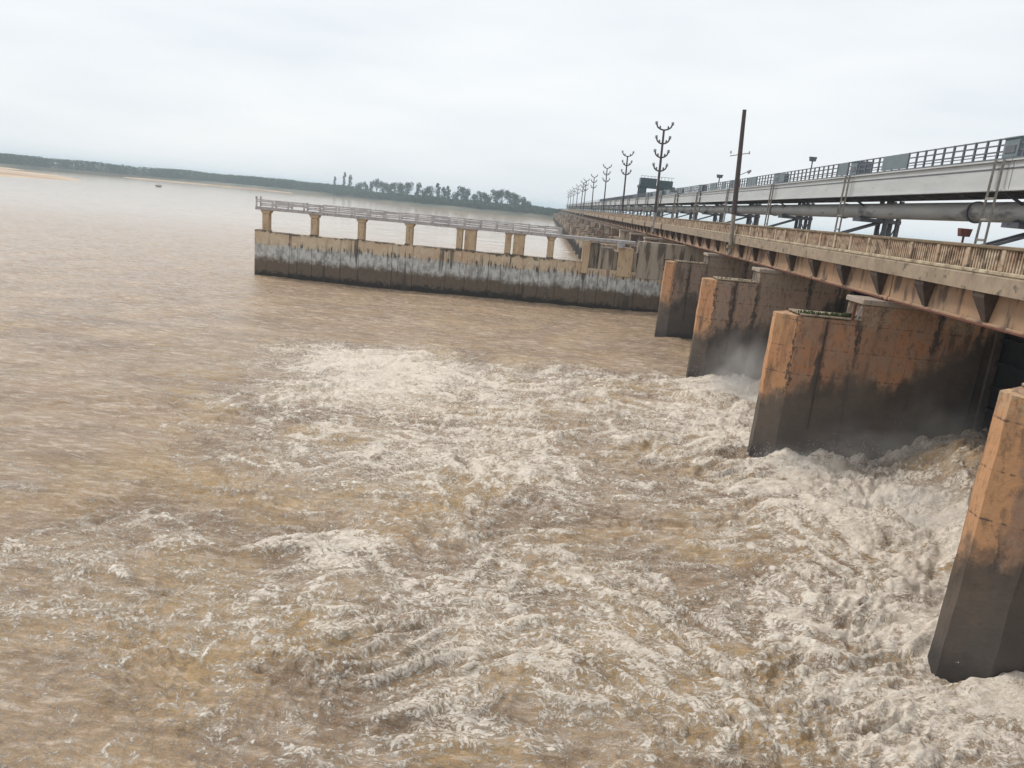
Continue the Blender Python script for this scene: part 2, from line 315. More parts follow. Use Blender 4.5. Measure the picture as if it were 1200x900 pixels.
# ------------------------------------------------------------------ river (graded sheet, finer where it is near)
def water_sheet():
    ys = [8.0]
    while ys[-1] < 1500: ys.append(ys[-1]+max(.075, .0042*ys[-1]*(1+ys[-1]/500)))
    ys = np.array(ys); ts = np.linspace(-1.12, .95, 1180)
    Yg, Tg = np.meshgrid(ys, ts, indexing='ij'); Xg = Tg*(Yg+7)
    X = Xg.ravel(); Y = Yg.ravel()
    wx = X+2.2*vnoise(X*.13, Y*.13, 3)+.5*vnoise(X*.45, Y*.45, 5); wy = Y+2.2*vnoise(X*.13, Y*.13, 4)+.5*vnoise(X*.45, Y*.45, 6)
    big = fbm(X*.06, Y*.06, 20, 3)
    T = ss(X+30-.06*(Y-20)**1.0*4*0+12*big, 2, 24)*ss(64+9*big-Y-.10*np.abs(X), 0, 11)       # boiling water below the open gates
    T = T*(1-.0*X)
    near = ss(X, 6, 12)*ss(60-Y, 0, 6)                                       # right at the piers
    lod1 = 1-ss(Y, 200, 500); lod2 = 1-ss(Y, 90, 220)
    # general flow ripples
    h = .12*fbm(wx*.16, wy*.24, 31, 3)*lod1+.15*fbm(wx*.42, wy*1.15, 37, 4, .55)*lod2
    h += .16*vnoise(X*.05, Y*.09, 41)*lod1
    # boils: rounded heaps with sharp creases, plus sharp crests
    b1 = np.abs(vnoise(wx*.26, wy*.46, 51)); b2 = np.abs(vnoise(wx*.62+.5*b1, wy*1.35, 52)); b3 = 1-np.abs(vnoise(wx*1.35, wy*2.9, 53))*1.6
    b4 = 1-np.abs(vnoise(wx*2.7+9, wy*5.8, 54))*1.6; b5 = vnoise(wx*5.5, wy*11.5, 55)
    g1 = fbm(wx*.21, wy*.21, 56, 2)
    soft = 1-.75*ss(X, 12, 15)*ss(60-Y, 0, 4); boil = .60*b1+.40*b2+(.19*b3+.085*b4+.035*b5)*soft
    amp = T*(.40+.40*ss(g1, -.2, .4))*(1+.2*near)
    h += amp*(boil-.42)
    # bays: chute under each gate dropping into a roller
    zc = 0*X
    for i in range(-1, 4):
        y0 = 18.65+BAY*i+PTH; y1 = 18.65+BAY*(i+1); inside = ss(Y, y0-.6, y0+.2)*(1-ss(Y, y1-.2, y1+.6))
        s = [1, 1, 1, .45, .2][i+1]
        u = (Y-(y0+y1)/2)/((y1-y0)/2)
        ch = (3.3-.5*u*u)*ss(X, 14.8+1.2*np.abs(u)**1.5*0+.8*vnoise(Y*.5, X*.2, 61), 23.2)
        rol = .35*np.exp(-((X-14.2-1.0*vnoise(Y*.35, Y*0+i, 62))/1.5)**2)*(.4+.6*np.abs(u)**2)
        rol += .22*np.exp(-((X-11-2*u*u)/2.6)**2)
        ridge = .8*np.exp(-((u+.1+.05*(X-16))/.16)**2)*ss(X, 9, 13)*(1-ss(X, 19, 22))     # where two jets meet
        lump = .55*np.abs(vnoise(wx*.55, wy*.6, 91))+.34*np.abs(vnoise(wx*1.3, wy*1.4, 92))+.16*np.abs(vnoise(wx*2.8, wy*3, 93))+.07*vnoise(wx*6, wy*6.5, 94)
        dw = np.minimum(np.abs(Y-y0), np.abs(Y-y1)); pile = np.exp(-dw/.55)*ss(X, 12.2, 13.6)*(.25+.9*np.abs(vnoise(X*.9, Y*.2+i, 95)))
        zc += inside*s*(ch+rol+ridge+ss(X, 12.5, 15.5)*(lump-.3)*1.15+.7*pile)
    h += zc
    # foam
    slope = ss(boil, .35, .95); crest = ss(b2*.5+b3*.35+b4*.25, .45, .85)
    n_big = fbm(wx*.10, wy*.13, 71, 4, .55); n_mid = fbm(wx*.7, wy*1.1, 72, 5, .65)
    foam = T*(.66+.45*n_big+.60*n_mid+.30*(slope-.5)+.22*(crest-.5))
    patch = np.exp(-(((X+14)/10)**2+((Y-50)/7)**2))*.75+np.exp(-(((X+4)/9)**2+((Y-30)/9)**2))*.16      # the whitest sheet of froth, far left of the boil
    foam += patch*T
    for i in range(-1, 4):
        y0 = 18.65+BAY*i+PTH; y1 = 18.65+BAY*(i+1); inside = ss(Y, y0-.6, y0+.2)*(1-ss(Y, y1-.2, y1+.6))*[1, 1, 1, .6, .3][i+1]
        foam += inside*ss(X, 6, 13)*(.36-.32*ss(X, 16.5, 20)+.45*n_mid)
        foam += inside*.35*np.exp(-np.minimum(np.abs(Y-y0), np.abs(Y-y1))/.9)*ss(X, 11.5, 13)
    foam += .55*ss(-np.abs(n_big*1.0-.06-.002*X), -.05, 0)*ss(Y, 12, 20)*ss(70-Y, 0, 20)*ss(X+48, 0, 20)*.6            # drifting threads at the left
    foam -= .18*ss(Y, 62, 68)
    silt = np.clip(.5+1.5*fbm(X*.16, Y*.2, 81, 3)+.35*ss(b1, .1, .5)*T-.1, 0, 1)*(.35+.65*T)+.25*(1-T)
    nY, nT = Yg.shape
    idx = np.arange(nY*nT).reshape(nY, nT)
    a, b, c, d = idx[:-1, :-1].ravel(), idx[:-1, 1:].ravel(), idx[1:, 1:].ravel(), idx[1:, :-1].ravel()
    keep = (X[b]+np.array([shift(y) for y in Y[b]])*0 < 24.0)
    quads = np.stack([a, b, c, d], 1)[keep]
    used = np.unique(quads); remap = np.full(nY*nT, -1, np.int64); remap[used] = np.arange(len(used))
    quads = remap[quads]
    co = np.stack([X[used], Y[used], h[used]], 1).astype(np.float32)
    me = bpy.data.meshes.new('river'); me.vertices.add(len(co)); me.vertices.foreach_set('co', co.ravel())
    me.loops.add(quads.size); me.loops.foreach_set('vertex_index', quads.ravel().astype(np.int32))
    me.polygons.add(len(quads)); me.polygons.foreach_set('loop_start', np.arange(0, quads.size, 4, dtype=np.int32))
    me.polygons.foreach_set('use_smooth', np.ones(len(quads), bool))
    me.update(calc_edges=True)
    for nm, arr in (('foam', foam), ('silt', silt)):
        at = me.attributes.new(nm, 'FLOAT', 'POINT'); at.data.foreach_set('value', arr[used].astype(np.float32))
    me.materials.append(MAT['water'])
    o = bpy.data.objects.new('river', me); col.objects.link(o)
    tag(o, 'muddy brown river churned white with foam below the barrage gates', kind='structure')
    print('water verts', len(co))
water_sheet()

def sheet(name, x0, x1, y0, y1, z, mat, label):
    b = MB(); b.add([(x0, y0, z), (x1, y0, z), (x1, y1, z), (x0, y1, z)], [(0, 1, 2, 3)])
    return tag(b.build(name, mat), label, kind='structure')
sheet('riverbed', -4200, 4200, -800, 5200, -1.5, MAT['bed'], 'flat silty ground under the river reaching the horizon')
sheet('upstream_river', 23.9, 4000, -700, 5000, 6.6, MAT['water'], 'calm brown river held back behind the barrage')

# ------------------------------------------------------------------ far bank
BANK = [(-1600, 760), (-1150, 800), (-800, 830), (-640, 850), (-560, 1000), (-470, 1050), (-400, 1010), (-292, 1020), (-210, 930), (-158, 835), (-79, 800), (-25, 830), (-6, 790), (30, 800), (60, 830)]
def bank_at(x):
    for (a, ya), (b, yb) in zip(BANK, BANK[1:]):
        if a <= x <= b: return ya+(yb-ya)*(x-a)/(b-a)
    return 800
def bank():
    rows = [(0, -1.5), (0, .15), (4, 1.0), (12, 3.0), (20, 4.4), (300, 5.0), (4200, 6.0)]
    xs = np.arange(-1600, 61, 10.0); vs = []; fs = []
    for r, (dy, z) in enumerate(rows):
        for x in xs:
            n = mnoise.noise(Vector((x*.02, r*.7, 0)))
            nn = mnoise.noise(Vector((x*.006, 3, 0)))
            vs.append((x, bank_at(x)+dy+n*min(dy, 25)*.6+(nn*18 if r < 6 else 0), z+(n*.5 if r > 1 else 0)))
    w = len(xs)
    for r in range(len(rows)-1):
        for i in range(w-1): fs.append((r*w+i, r*w+i+1, (r+1)*w+i+1, (r+1)*w+i))
    b = MB(); b.add(vs, fs, True)
    tag(b.build('far_bank', MAT['bank']), 'low earth bank along the far side of the river under the trees', kind='structure')
bank()
def sandbar(name, pts, z, label):
    n = len(pts); b = MB(); cxm = sum(p[0] for p in pts)/n; cym = sum(p[1] for p in pts)/n
    vs = [(p[0], p[1], -.6) for p in pts]+[(cxm+(p[0]-cxm)*.93, cym+(p[1]-cym)*.93, z*.6) for p in pts]+[(cxm+(p[0]-cxm)*.7, cym+(p[1]-cym)*.7, z) for p in pts]+[(cxm, cym, z*1.1)]
    fs = []
    for k in range(2):
        for i in range(n): fs.append((k*n+i, k*n+(i+1) % n, (k+1)*n+(i+1) % n, (k+1)*n+i))
    for i in range(n): fs.append((2*n+i, 2*n+(i+1) % n, 3*n))
    b.add(vs, fs, True); tag(b.build(name, MAT['sand']), label, kind='structure')
def blob(x0, x1, yc, hw, seed, slope=0):
    rnd = random.Random(seed); p = []
    for i in range(40):
        a = 2*math.pi*i/40; x = (x0+x1)/2+math.cos(a)*(x1-x0)/2; y = yc+slope*(x-x1)+math.sin(a)*hw*(1+.25*math.sin(3*a+seed)+rnd.uniform(-.1, .1)); p.append((x, y))
    return p
sandbar('sandbar', [(-338, 452), (-331, 500), (-337, 548), (-425, 655), (-560, 745), (-690, 800), (-1000, 835), (-1150, 700), (-1100, 440), (-700, 420), (-450, 425)], 1.0, 'long tan sandbar spit reaching in from the left edge')
sandbar('sandbar', blob(-1300, -560, 790, 62, 2, .05), 1.6, 'pale sand beach below the low trees at left')
sandbar('sandbar', blob(-570, -330, 960, 24, 3, -.05), 1.3, 'thin strip of sand along the far waterline behind the boat')

# ------------------------------------------------------------------ trees
def crown_mesh(seed, h, w, kind):
    rnd = random.Random(seed); b = MB(); lobes = []
    nl = {'round': 9, 'tall': 8, 'bush': 7, 'spread': 11}[kind]
    for i in range(nl):
        if kind == 'tall': lobes.append((rnd.gauss(0, w*.16), rnd.gauss(0, w*.16), h*(.30+.62*i/nl), w*rnd.uniform(.20, .34)))
        elif kind == 'bush': lobes.append((rnd.uniform(-w*.4, w*.4), rnd.uniform(-w*.3, w*.3), h*rnd.uniform(.25, .72), w*rnd.uniform(.2, .32)))
        elif kind == 'spread': lobes.append((rnd.uniform(-w*.42, w*.42), rnd.uniform(-w*.35, w*.35), h*rnd.uniform(.58, .86), w*rnd.uniform(.14, .24)))
        else: lobes.append((rnd.uniform(-w*.3, w*.3), rnd.uniform(-w*.3, w*.3), h*rnd.uniform(.25, .88), w*rnd.uniform(.17, .27)))
    for lx, ly, lz, r in lobes:
        for k in range(75):
            v = Vector((rnd.gauss(0, 1), rnd.gauss(0, 1), rnd.gauss(0, .8))).normalized()*r*rnd.uniform(.55, 1.12)
            p = Vector((lx, ly, lz))+v; s = rnd.uniform(.28, .62)*(1 if kind != 'bush' else .9)
            a = Vector((rnd.gauss(0, 1), rnd.gauss(0, 1), rnd.gauss(0, 1))).normalized(); q = a.orthogonal().normalized(); t = a.cross(q)
            b.add([p+q*s, p+t*s*.8, p-q*s, p-t*s*.8], [(0, 1, 2, 3)])
    me = bpy.data.meshes.new('crown'); me.from_pydata(b.v, [], b.f); me.materials.append(MAT['leaf'] if kind != 'bush' else MAT['leaf_low'])
    t = MB(); r0 = h*.022+.08
    t.tube((0, 0, -1), (rnd.uniform(-.3, .3), 0, h*.45), r0*1.3, r0*.8, 7)
    t.tube((0, 0, h*.42), (lobes[-1][0]*.6, lobes[-1][1]*.6, h*.8), r0*.8, r0*.3, 6)
    for lx, ly, lz, r in lobes[:5]: t.tube((0, 0, h*.32), (lx, ly, lz), r0*.55, r0*.2, 5)
    return me, t.mesh('trunk', MAT['bark'])
protos = {}
for i, (k, h, w) in enumerate([('tall', 17, 6), ('tall', 20, 5), ('round', 14, 10), ('round', 16, 11), ('spread', 15, 12), ('bush', 6, 9), ('bush', 7.5, 10), ('round', 11, 8), ('spread', 12, 9)]):
    protos[i] = crown_mesh(100+i, h, w, k)
def tree(i, x, y, z, s, rz, label, group, name='tree'):
    t = empty(name, (x, y, z)); t.rotation_euler.z = rz; t.scale = (s[0], s[0], s[1]*1.65)
    for nm, me in zip(('crown', 'trunk'), protos[i]):
        o = bpy.data.objects.new(nm, me); col.objects.link(o); o.parent = t
    return tag(t, label, 'tree', group)
def px_dir(px, py=230):      # used only once to find the bearings of the far trees
    d = cx_*((px-600)/FPX)+cy_*(-(py-450)/FPX)+Fv; return d.x/d.y
tr = random.Random(5)
def far_tree(px, i, hs, label, dd=50, ws=1.0):
    s = px_dir(px, 183.5+px*.0927+2); y = 850
    for _ in range(12): y = bank_at(s*y)+dd
    return tree(i, s*y, y, 4.2, (ws, hs), tr.uniform(0, 6), label, 'trees in the far bank grove')
far_tree(392, 1, .78, 'slim dark tree standing alone at left end of the far grove', 55, 1.0)
far_tree(403, 1, 1.02, 'tallest slim tree near the left end of the far grove', 50, 1.1)
far_tree(410, 0, 1.05, 'leaning broad tree just right of the tallest slim tree in the grove', 60, 1.2)
for k, (px, i, hs, ws) in enumerate([(420, 2, .95, 1), (428, 7, 1.1, .9), (435, 0, .82, 1), (441, 4, 1.0, .8), (448, 3, .88, 1), (455, 2, 1.0, .9), (463, 3, .9, .8),
        (470, 2, 1.1, 1.0), (478, 3, .98, 1.0), (490, 0, .84, 1), (497, 2, .9, .8), (505, 3, .82, .9), (513, 1, .80, 1), (520, 7, 1.1, .8), (525, 1, .72, .9), (533, 2, .85, .8),
        (541, 3, .95, .9), (547, 7, 1.15, .9), (556, 2, .80, .8), (563, 3, .78, .9), (572, 2, .85, .9), (580, 3, .92, .9), (588, 4, .95, .9), (597, 3, .92, 1), (604, 2, 1.0, .9), (612, 7, .95, 1), (618, 7, .72, 1)]):
    far_tree(px, i, hs, ORD[26-k]+' tree from the right end of the far grove, '+{'tall': 'slim', 'round': 'rounded', 'spread': 'flat-topped'}[{0: 'tall', 1: 'tall', 4: 'spread'}.get(i, 'round')]+' crown', tr.uniform(30, 70), ws*1.45)
# understory and the low wooded stretch at left read as one mass each
def mass(name, x0, x1, n, h0, h1, dd0, dd1, label, seed):
    rnd = random.Random(seed); b = MB()
    for k in range(n):
        x = rnd.uniform(x0, x1); y = bank_at(x)+rnd.uniform(dd0, dd1)+4; f = .5+.5*mnoise.noise(Vector((x*.02, y*.02, 1)))+.3*mnoise.noise(Vector((x*.1, 0, 1)))
        h = h0+(h1-h0)*max(0, min(1, f+rnd.uniform(-.15, .15))); r = rnd.uniform(2.5, 5)
        cx, cy, cz = x, y, 3.6
        for j in range(26):
            p = Vector((cx+rnd.gauss(0, r*.6), cy+rnd.gauss(0, r*.5), cz+h*rnd.random()**.8)); s = rnd.uniform(.45, 1.0)
            a = Vector((rnd.gauss(0, 1), rnd.gauss(0, 1), rnd.gauss(0, 1))).normalized(); q = a.orthogonal().normalized(); t = a.cross(q)
            b.add([p+q*s, p+t*s*.8, p-q*s, p-t*s*.8], [(0, 1, 2, 3)])
    me = bpy.data.meshes.new(name); me.from_pydata(b.v, [], b.f); me.materials.append(MAT['leaf_low'])
    o = bpy.data.objects.new(name, me); col.objects.link(o); tag(o, label, 'wood', kind='stuff')
mass('distant_wood', -1300, -285, 5200, 9.5, 14.5, 14, 90, 'long low teal-green wood along the far left bank', 1)
mass('undergrowth', -310, 30, 2200, 5, 10, 8, 50, 'low scrub filling under the far grove', 2)

# ------------------------------------------------------------------ piers
def outline(x0, x1, y0, th, n=10):
    r = th/2; p = [(x1, y0), (x1, y0+th)]
    for i in range(n+1):
        a = math.pi/2+math.pi*i/n; p.append((x0+r+math.cos(a)*r, y0+r+math.sin(a)*r))
    return p     # counter list in XY, semicircular nose at x0
def grid_pier(x0, x1, th, z0, z1, mat, batter=.0):
    """pier body with slightly uneven, chipped faces"""
    pts = []; r = th/2
    xs = np.linspace(x1, x0+r, 26)
    for x in xs: pts.append((x, 0.0))
    fac = [(x0+r, 0), (x0, r*.72), (x0, th-r*.72), (x0+r, th)]
    for (ax, ay), (bx, by) in zip(fac, fac[1:]):
        for i in range(1, 6) if by != th else range(1, 5): pts.append((ax+(bx-ax)*i/5, ay+(by-ay)*i/5))
    for x in xs[::-1]: pts.append((x, th))
    zs = np.linspace(z0, z1, 20); n = len(pts); b = MB(); vs = []
    for k, z in enumerate(zs):
        for (x, y) in pts:
            q = Vector((x*.7, y*.7, z*.7)); d = mnoise.noise(q)*.05+mnoise.noise(q*3.1)*.025
            off = batter*(z1-z)
            yy = y+(-d if y < th*.3 else d if y > th*.7 else 0); xx = x+(d-off if x < x0+r*1.3 else 0)
            zz = z+(mnoise.noise(Vector((x*1.5, y*1.5, 9)))*.05 if k == len(zs)-1 else 0)
            vs.append((xx, yy, zz))
    fs = [(k*n+i, k*n+(i+1) % n, (k+1)*n+(i+1) % n, (k+1)*n+i) for k in range(len(zs)-1) for i in range(n)]
    b.add(vs, fs, False); b.add(vs, [tuple((len(zs)-1)*n+i for i in range(n))])
    return b
def weeds(parent, spots, seed, s=1.0):
    rnd = random.Random(seed); b = MB()
    for (x, y, z, n) in spots:
        for k in range(n):
            p = Vector((x+rnd.gauss(0, .25), y+abs(rnd.gauss(0, .10)), z)); h = rnd.uniform(.08, .30)*s
            d = Vector((rnd.uniform(-.12, .12), rnd.uniform(-.12, .08), h)); w = Vector((rnd.uniform(-1, 1), rnd.uniform(-1, 1), 0)).normalized()*.03
            b.add([p-w, p+w, p+d*.6+w*1.4, p+d, p+d*.6-w*1.4], [(0, 1, 2, 3, 4)])
    o = bpy.data.objects.new('weeds', None); me = bpy.data.meshes.new('weeds'); me.from_pydata(b.v, [], b.f); me.materials.append(MAT['weed'])
    o = bpy.data.objects.new('weeds', me); col.objects.link(o); o.parent = parent; o['kind'] = 'stuff'; return o
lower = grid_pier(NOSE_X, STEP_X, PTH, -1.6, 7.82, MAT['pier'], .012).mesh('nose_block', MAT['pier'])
upper = MB()
# shaft: body with two gate grooves and a groove of drain
zs0, zs1 = -1.6, 8.70
for (a, b_) in ((STEP_X, 22.35), (22.75, 23.2), (23.6, 30.5)):
    upper.box(a, b_, 0, PTH, zs0, zs1, .04)
upper.box(22.35, 22.75, .25, PTH-.25, zs0, zs1-.02); upper.box(23.2, 23.6, .25, PTH-.25, zs0, zs1-.02)
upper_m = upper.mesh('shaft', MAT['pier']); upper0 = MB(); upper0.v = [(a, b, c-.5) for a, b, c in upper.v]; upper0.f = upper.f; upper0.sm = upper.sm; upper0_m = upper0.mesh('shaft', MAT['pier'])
capb = MB(); capb.box(STEP_X-.12, 22.2, -.10, PTH+.10, 8.70, 8.97, .03); cap_m = capb.mesh('cap_slab', MAT['cap']); cap0 = MB(); cap0.v = [(a, b, c-.5) for a, b, c in capb.v]; cap0.f = capb.f; cap0.sm = capb.sm; cap0_m = cap0.mesh('cap_slab', MAT['cap'])
joint = MB(); joint.box(14.35, 14.43, -.035, .03, 2.0, 7.7); joint_m = joint.mesh('joint_strip', MAT['bracket'])
bears = []
for x in (17.3, 19.4, 21.0): bear = MB(); bear.box(x-.22, x+.22, .25, PTH-.25, 8.97, 9.06, .01); bears.append(('bearing', bear.mesh('bearing', MAT['rust'])))
plabels = ['nearest barrage pier at the right edge, orange nose cut by the frame',
           'large orange and black-stained pier with foam boiling along its foot',
           'grey-wetted pier half veiled in spray, second in front of the divide wall',
           'short-looking pier with pale nose standing just in front of the divide wall']
for k, y in enumerate(PIER_Y[:4]):
    p = empty('pier', (.5 if k == 0 else 0, y, .5 if k == 0 else 0)); tag(p, plabels[k], 'pier', 'near piers of the barrage')
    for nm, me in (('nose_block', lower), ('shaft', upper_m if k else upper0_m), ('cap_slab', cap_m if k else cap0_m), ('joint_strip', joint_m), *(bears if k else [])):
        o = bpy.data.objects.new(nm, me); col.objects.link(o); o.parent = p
    c = MB(); c.box(13.0, STEP_X+.05, -.03, PTH+.03, 7.86, 7.96, .03); c.build('ledge', MAT['slab'], p)
    weeds(p, [(13.2+.4*j, .15, 7.9, 34 if k == 1 else 10) for j in range(7)]+([(15.5, .2, 7.95, 70)] if k == 1 else []), 30+k, 1.0 if k == 1 else .7)
    if k == 1:
        d = MB(); d.tube((15.55, -.05, 7.9), (15.55, -.05, 8.75), .09, n=8); d.build('drain_pipe', MAT['rust'], p)
        d = MB(); d.tube((15.75, -.10, 7.95), (15.9, -.10, 8.6), .05, n=8); d.build('conduit', MAT['pale_pole'], p)
# far piers beyond the divide wall
fb = grid_pier(8.6, 12.5, 2.0, -1.6, 6.6, MAT['far']); fb.box(12.5, 14.5, .1, 1.9, -1.6, 7.5); fb.box(14.5, 27, 0, 2, -1.6, 8.7)
far_m = fb.mesh('shaft', MAT['far'])
capf = MB(); capf.box(14.4, 22, -.1, 2.1, 8.7, 8.98); capf_m = capf.mesh('cap_slab', MAT['cap'])
for k in range(1, 40):
    y = PIER_Y[4]+BAY*k; p = empty('pier', (shift(y), y, 0)); tag(p, ORD[k-1]+' far barrage pier behind the divide wall, counting away from it' if k <= 8 else 'distant barrage pier among the last ones receding to the vanishing point', 'pier', 'far piers beyond the divide wall' if k > 8 else 'piers just beyond the divide wall')
    for nm, me in (('shaft', far_m), ('cap_slab', capf_m)):
        o = bpy.data.objects.new(nm, me); col.objects.link(o); o.parent = p

# ------------------------------------------------------------------ gates
gb = MB(); y0, y1 = PTH-.25, BAY+.25
gb.box(23.3, 23.42, y0, y1, 2.55, 9.6)
gate_leaf = gb.mesh('gate_leaf', MAT['gate'])
gr = MB()
for z in (2.7, 3.9, 5.1, 6.3, 7.5, 8.7): gr.box(23.02, 23.30, y0, y1, z, z+.22)
rib_m = gr.mesh('stiffener', MAT['gate'])
glab = ['dark raised sluice gate behind the nearest bay at the right edge', 'dark sluice gate in the bay behind the big orange pier', 'dark sluice gate in the bay behind the spray-veiled pier', 'dark sluice gate in the bay next to the divide wall']
for k in range(-1, 43):
    y = PIER_Y[0]+BAY*k; g = empty('sluice_gate', (shift(y), y, 0))
    if k < 4: tag(g, glab[max(0, k)] if k >= 0 else 'dark sluice gate of the bay below the viewpoint', 'sluice gate', 'sluice gates between the near piers')
    elif k < 10: tag(g, ORD[k-4]+' sluice gate beyond the divide wall, deep between the far piers', 'sluice gate', 'sluice gates beyond the divide wall')
    else: tag(g, 'distant sluice gate between the last piers near the vanishing point', 'sluice gate', 'far sluice gates')
    for nm, me in (('gate_leaf', gate_leaf), ('stiffener', rib_m)):
        o = bpy.data.objects.new(nm, me); col.objects.link(o); o.parent = g

# ------------------------------------------------------------------ road bridge
PX = 16.6
bridge = tag(empty('road_bridge', (PX, PIER_Y[0], 8.97)), 'brown concrete road bridge with balustrade running over the barrage piers', 'bridge')
def bpart(b, name, mat, kind=None):
    o = b.build(name, mat); o.parent = bridge; o.matrix_parent_inverse = Matrix.Translation(-Vector(bridge.location)); 
    if kind: o['kind'] = kind
    return o
def bchild(o, y, sh=0.0):
    c = o.copy(); col.objects.link(c); c.location = (sh, y, 0); return c
YS = [PIER_Y[0]+BAY*k for k in range(-1, 43)]
def span_part(make, name, mat):
    b = MB(); make(b); me = b.mesh(name, mat); out = []
    for y in YS:
        o = bpy.data.objects.new(name, me); col.objects.link(o); o.parent = bridge
        o.matrix_parent_inverse = Matrix.Translation(-Vector(bridge.location)); o.location = (shift(y), y, 0); out.append(o)
    return out
def mk_girder(b):
    # web set back behind bracketed cantilever, thicker bottom flange, end blocks on piers
    b.box(17.12, 17.5, .06, BAY-.06, 9.20, 10.42, .02); b.box(17.04, 17.6, .06, BAY-.06, 9.04, 9.22, .03)
def mk_flange(b): b.box(16.99, 17.045, .4, BAY-.4, 9.05, 9.12)
span_part(mk_girder, 'girder', MAT['girder'])
span_part(mk_flange, 'rusty_flange', MAT['rust'])
span_part(lambda b: b.box(20.6, 21.0, .06, BAY-.06, 9.04, 10.42), 'girder', MAT['girder'])
def mk_slab(b):
    b.prism([(16.50, 10.36), (16.50, 10.98), (16.58, 11.05), (21.3, 11.05), (21.3, 10.42), (17.0, 10.42), (16.9, 10.36)], 1, .012, BAY-.012)
span_part(mk_slab, 'deck_slab', MAT['slab'])
span_part(lambda b: b.box(17.1, 21.2, 0, BAY, 11.054, 11.10), 'carriageway', MAT['asphalt'])
span_part(lambda b: b.box(16.52, 16.98, .01, BAY-.01, 11.05, 11.20, .03), 'kerb', MAT['kerb'])
span_part(lambda b: b.box(16.60, 16.84, .01, BAY-.01, 11.98, 12.12, .03), 'top_rail', MAT['toprail'])
span_part(lambda b: b.box(21.05, 21.25, .01, BAY-.01, 11.05, 11.5, .02), 'kerb', MAT['kerb'])
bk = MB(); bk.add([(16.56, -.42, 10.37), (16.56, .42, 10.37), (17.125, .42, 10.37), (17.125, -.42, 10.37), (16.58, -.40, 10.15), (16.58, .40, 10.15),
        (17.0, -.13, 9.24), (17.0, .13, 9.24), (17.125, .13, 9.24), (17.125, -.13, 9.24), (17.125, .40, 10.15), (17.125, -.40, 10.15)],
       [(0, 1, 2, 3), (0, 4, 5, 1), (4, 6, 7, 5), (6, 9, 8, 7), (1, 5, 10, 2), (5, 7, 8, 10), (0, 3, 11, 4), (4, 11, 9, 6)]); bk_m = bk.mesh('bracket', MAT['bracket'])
ps = MB(); ps.box(16.62, 16.86, -.12, .12, 11.20, 11.98, .02); ps_m = ps.mesh('post', MAT['baluster'])
def put(me, name, y, x=0.0):
    o = bpy.data.objects.new(name, me); col.objects.link(o); o.parent = bridge
    o.matrix_parent_inverse = Matrix.Translation(-Vector(bridge.location)); o.location = (x, y, 0); return o
nbr = 0
for y in YS:
    for q in range(4):
        yy = y+1.0+BAY/4*q
        if yy > 15 and nbr < 170: put(bk_m, 'bracket', yy, shift(yy)); nbr += 1
nps = 0
for y in YS:
    for q in range(8):
        yy = y+BAY/8*q+.12
        if yy > 15 and nps < 230: put(ps_m, 'post', yy, shift(yy)); nps += 1
bal = MB(); bal.prism([(-.035, 11.20), (.035, 11.20), (.05, 11.4), (.03, 11.6), (.05, 11.78), (.035, 11.98), (-.035, 11.98), (-.05, 11.78), (-.03, 11.6), (-.05, 11.4)], 0, 16.68, 16.78)
bal_m = bal.mesh('baluster', MAT['baluster'])
rest = MB(); nb = 0; yy = 22.0
while yy < 560:
    ph = (yy-PIER_Y[0]-.12) % (BAY/8)
    if .14 < ph < BAY/8-.14:
        if nb < 290:
            put(bal_m, 'baluster', yy, random.uniform(-.01, .01)); nb += 1
        else: s = shift(yy); rest.box(16.66+s, 16.78+s, yy-.05, yy+.05, 11.20, 11.98)
    yy += .185 if yy < 90 else .21
bpart(rest, 'balusters', MAT['baluster'], 'stuff')
# solid infill behind the balusters on worn stretches (cement patched)
inf = MB()
for y in YS[:]:
    if y < 20: continue
    for q in range(8):
        if random.Random(int(y*10)+q).random() < (.12 if y < 60 else .5):
            a = y+BAY/8*q+.26; s = shift(a); inf.box(16.785+s, 16.83+s, a, a+BAY/8-.28, 11.2, 11.98)
bpart(inf, 'infill_panels', MAT['baluster'], 'stuff')

# ------------------------------------------------------------------ steel pipe bridge
SX = 21.6
steel = tag(empty('steel_walkway_bridge', (SX, PIER_Y[0], 14.74)), 'long pale grey steel girder bridge carried on trestles above the road', 'bridge')
def sput(me, name, x, y, parent=None):
    o = bpy.data.objects.new(name, me); col.objects.link(o); p = parent or steel; o.parent = p
    o.matrix_parent_inverse = Matrix.Translation(-Vector(p.location)); o.location = (x, y, 0); return o
g1 = MB(); g1.box(SX, SX+.03, .03, BAY-.03, 14.80, 16.14); g1.box(SX-.10, SX+.22, .03, BAY-.03, 14.74, 14.80); g1.box(SX-.14, SX+.22, .03, BAY-.03, 16.14, 16.22)
g1_m = g1.mesh('plate_girder', MAT['white_steel'])
g1b = MB(); g1b.box(SX-.035, SX-.002, .03, BAY-.03, 15.78, 15.84); g1b_m = g1b.mesh('seam_strip', MAT['dark_steel'])
g2 = MB(); g2.box(25.2, 25.25, .03, BAY-.03, 14.74, 16.14)
for q in range(9):
    yq = .8+q*BAY/9; g2.box(SX+.23, 25.2, yq, yq+.16, 14.80, 15.1)
for q in range(4): g2.bar((SX+.3, q*BAY/4+.9, 14.9), (25.1, (q+1)*BAY/4+.7, 14.9), .1)
g2_m = g2.mesh('cross_frame', MAT['dark_steel'])
dk = MB(); dk.box(SX-.12, 25.4, .02, BAY-.02, 16.225, 16.30); dk_m = dk.mesh('deck_plate', MAT['dark_steel'])
r1 = MB()
for z in (16.62, 16.93, 17.22): r1.box(SX-.05, SX, 0, BAY, z-.035, z+.035)
r1_m = r1.mesh('rail', MAT['dark_steel'])
r2 = MB()
for z in (16.8, 17.22): r2.box(25.2, 25.25, 0, BAY, z-.025, z+.025)
r2_m = r2.mesh('rail', MAT['dark_steel'])
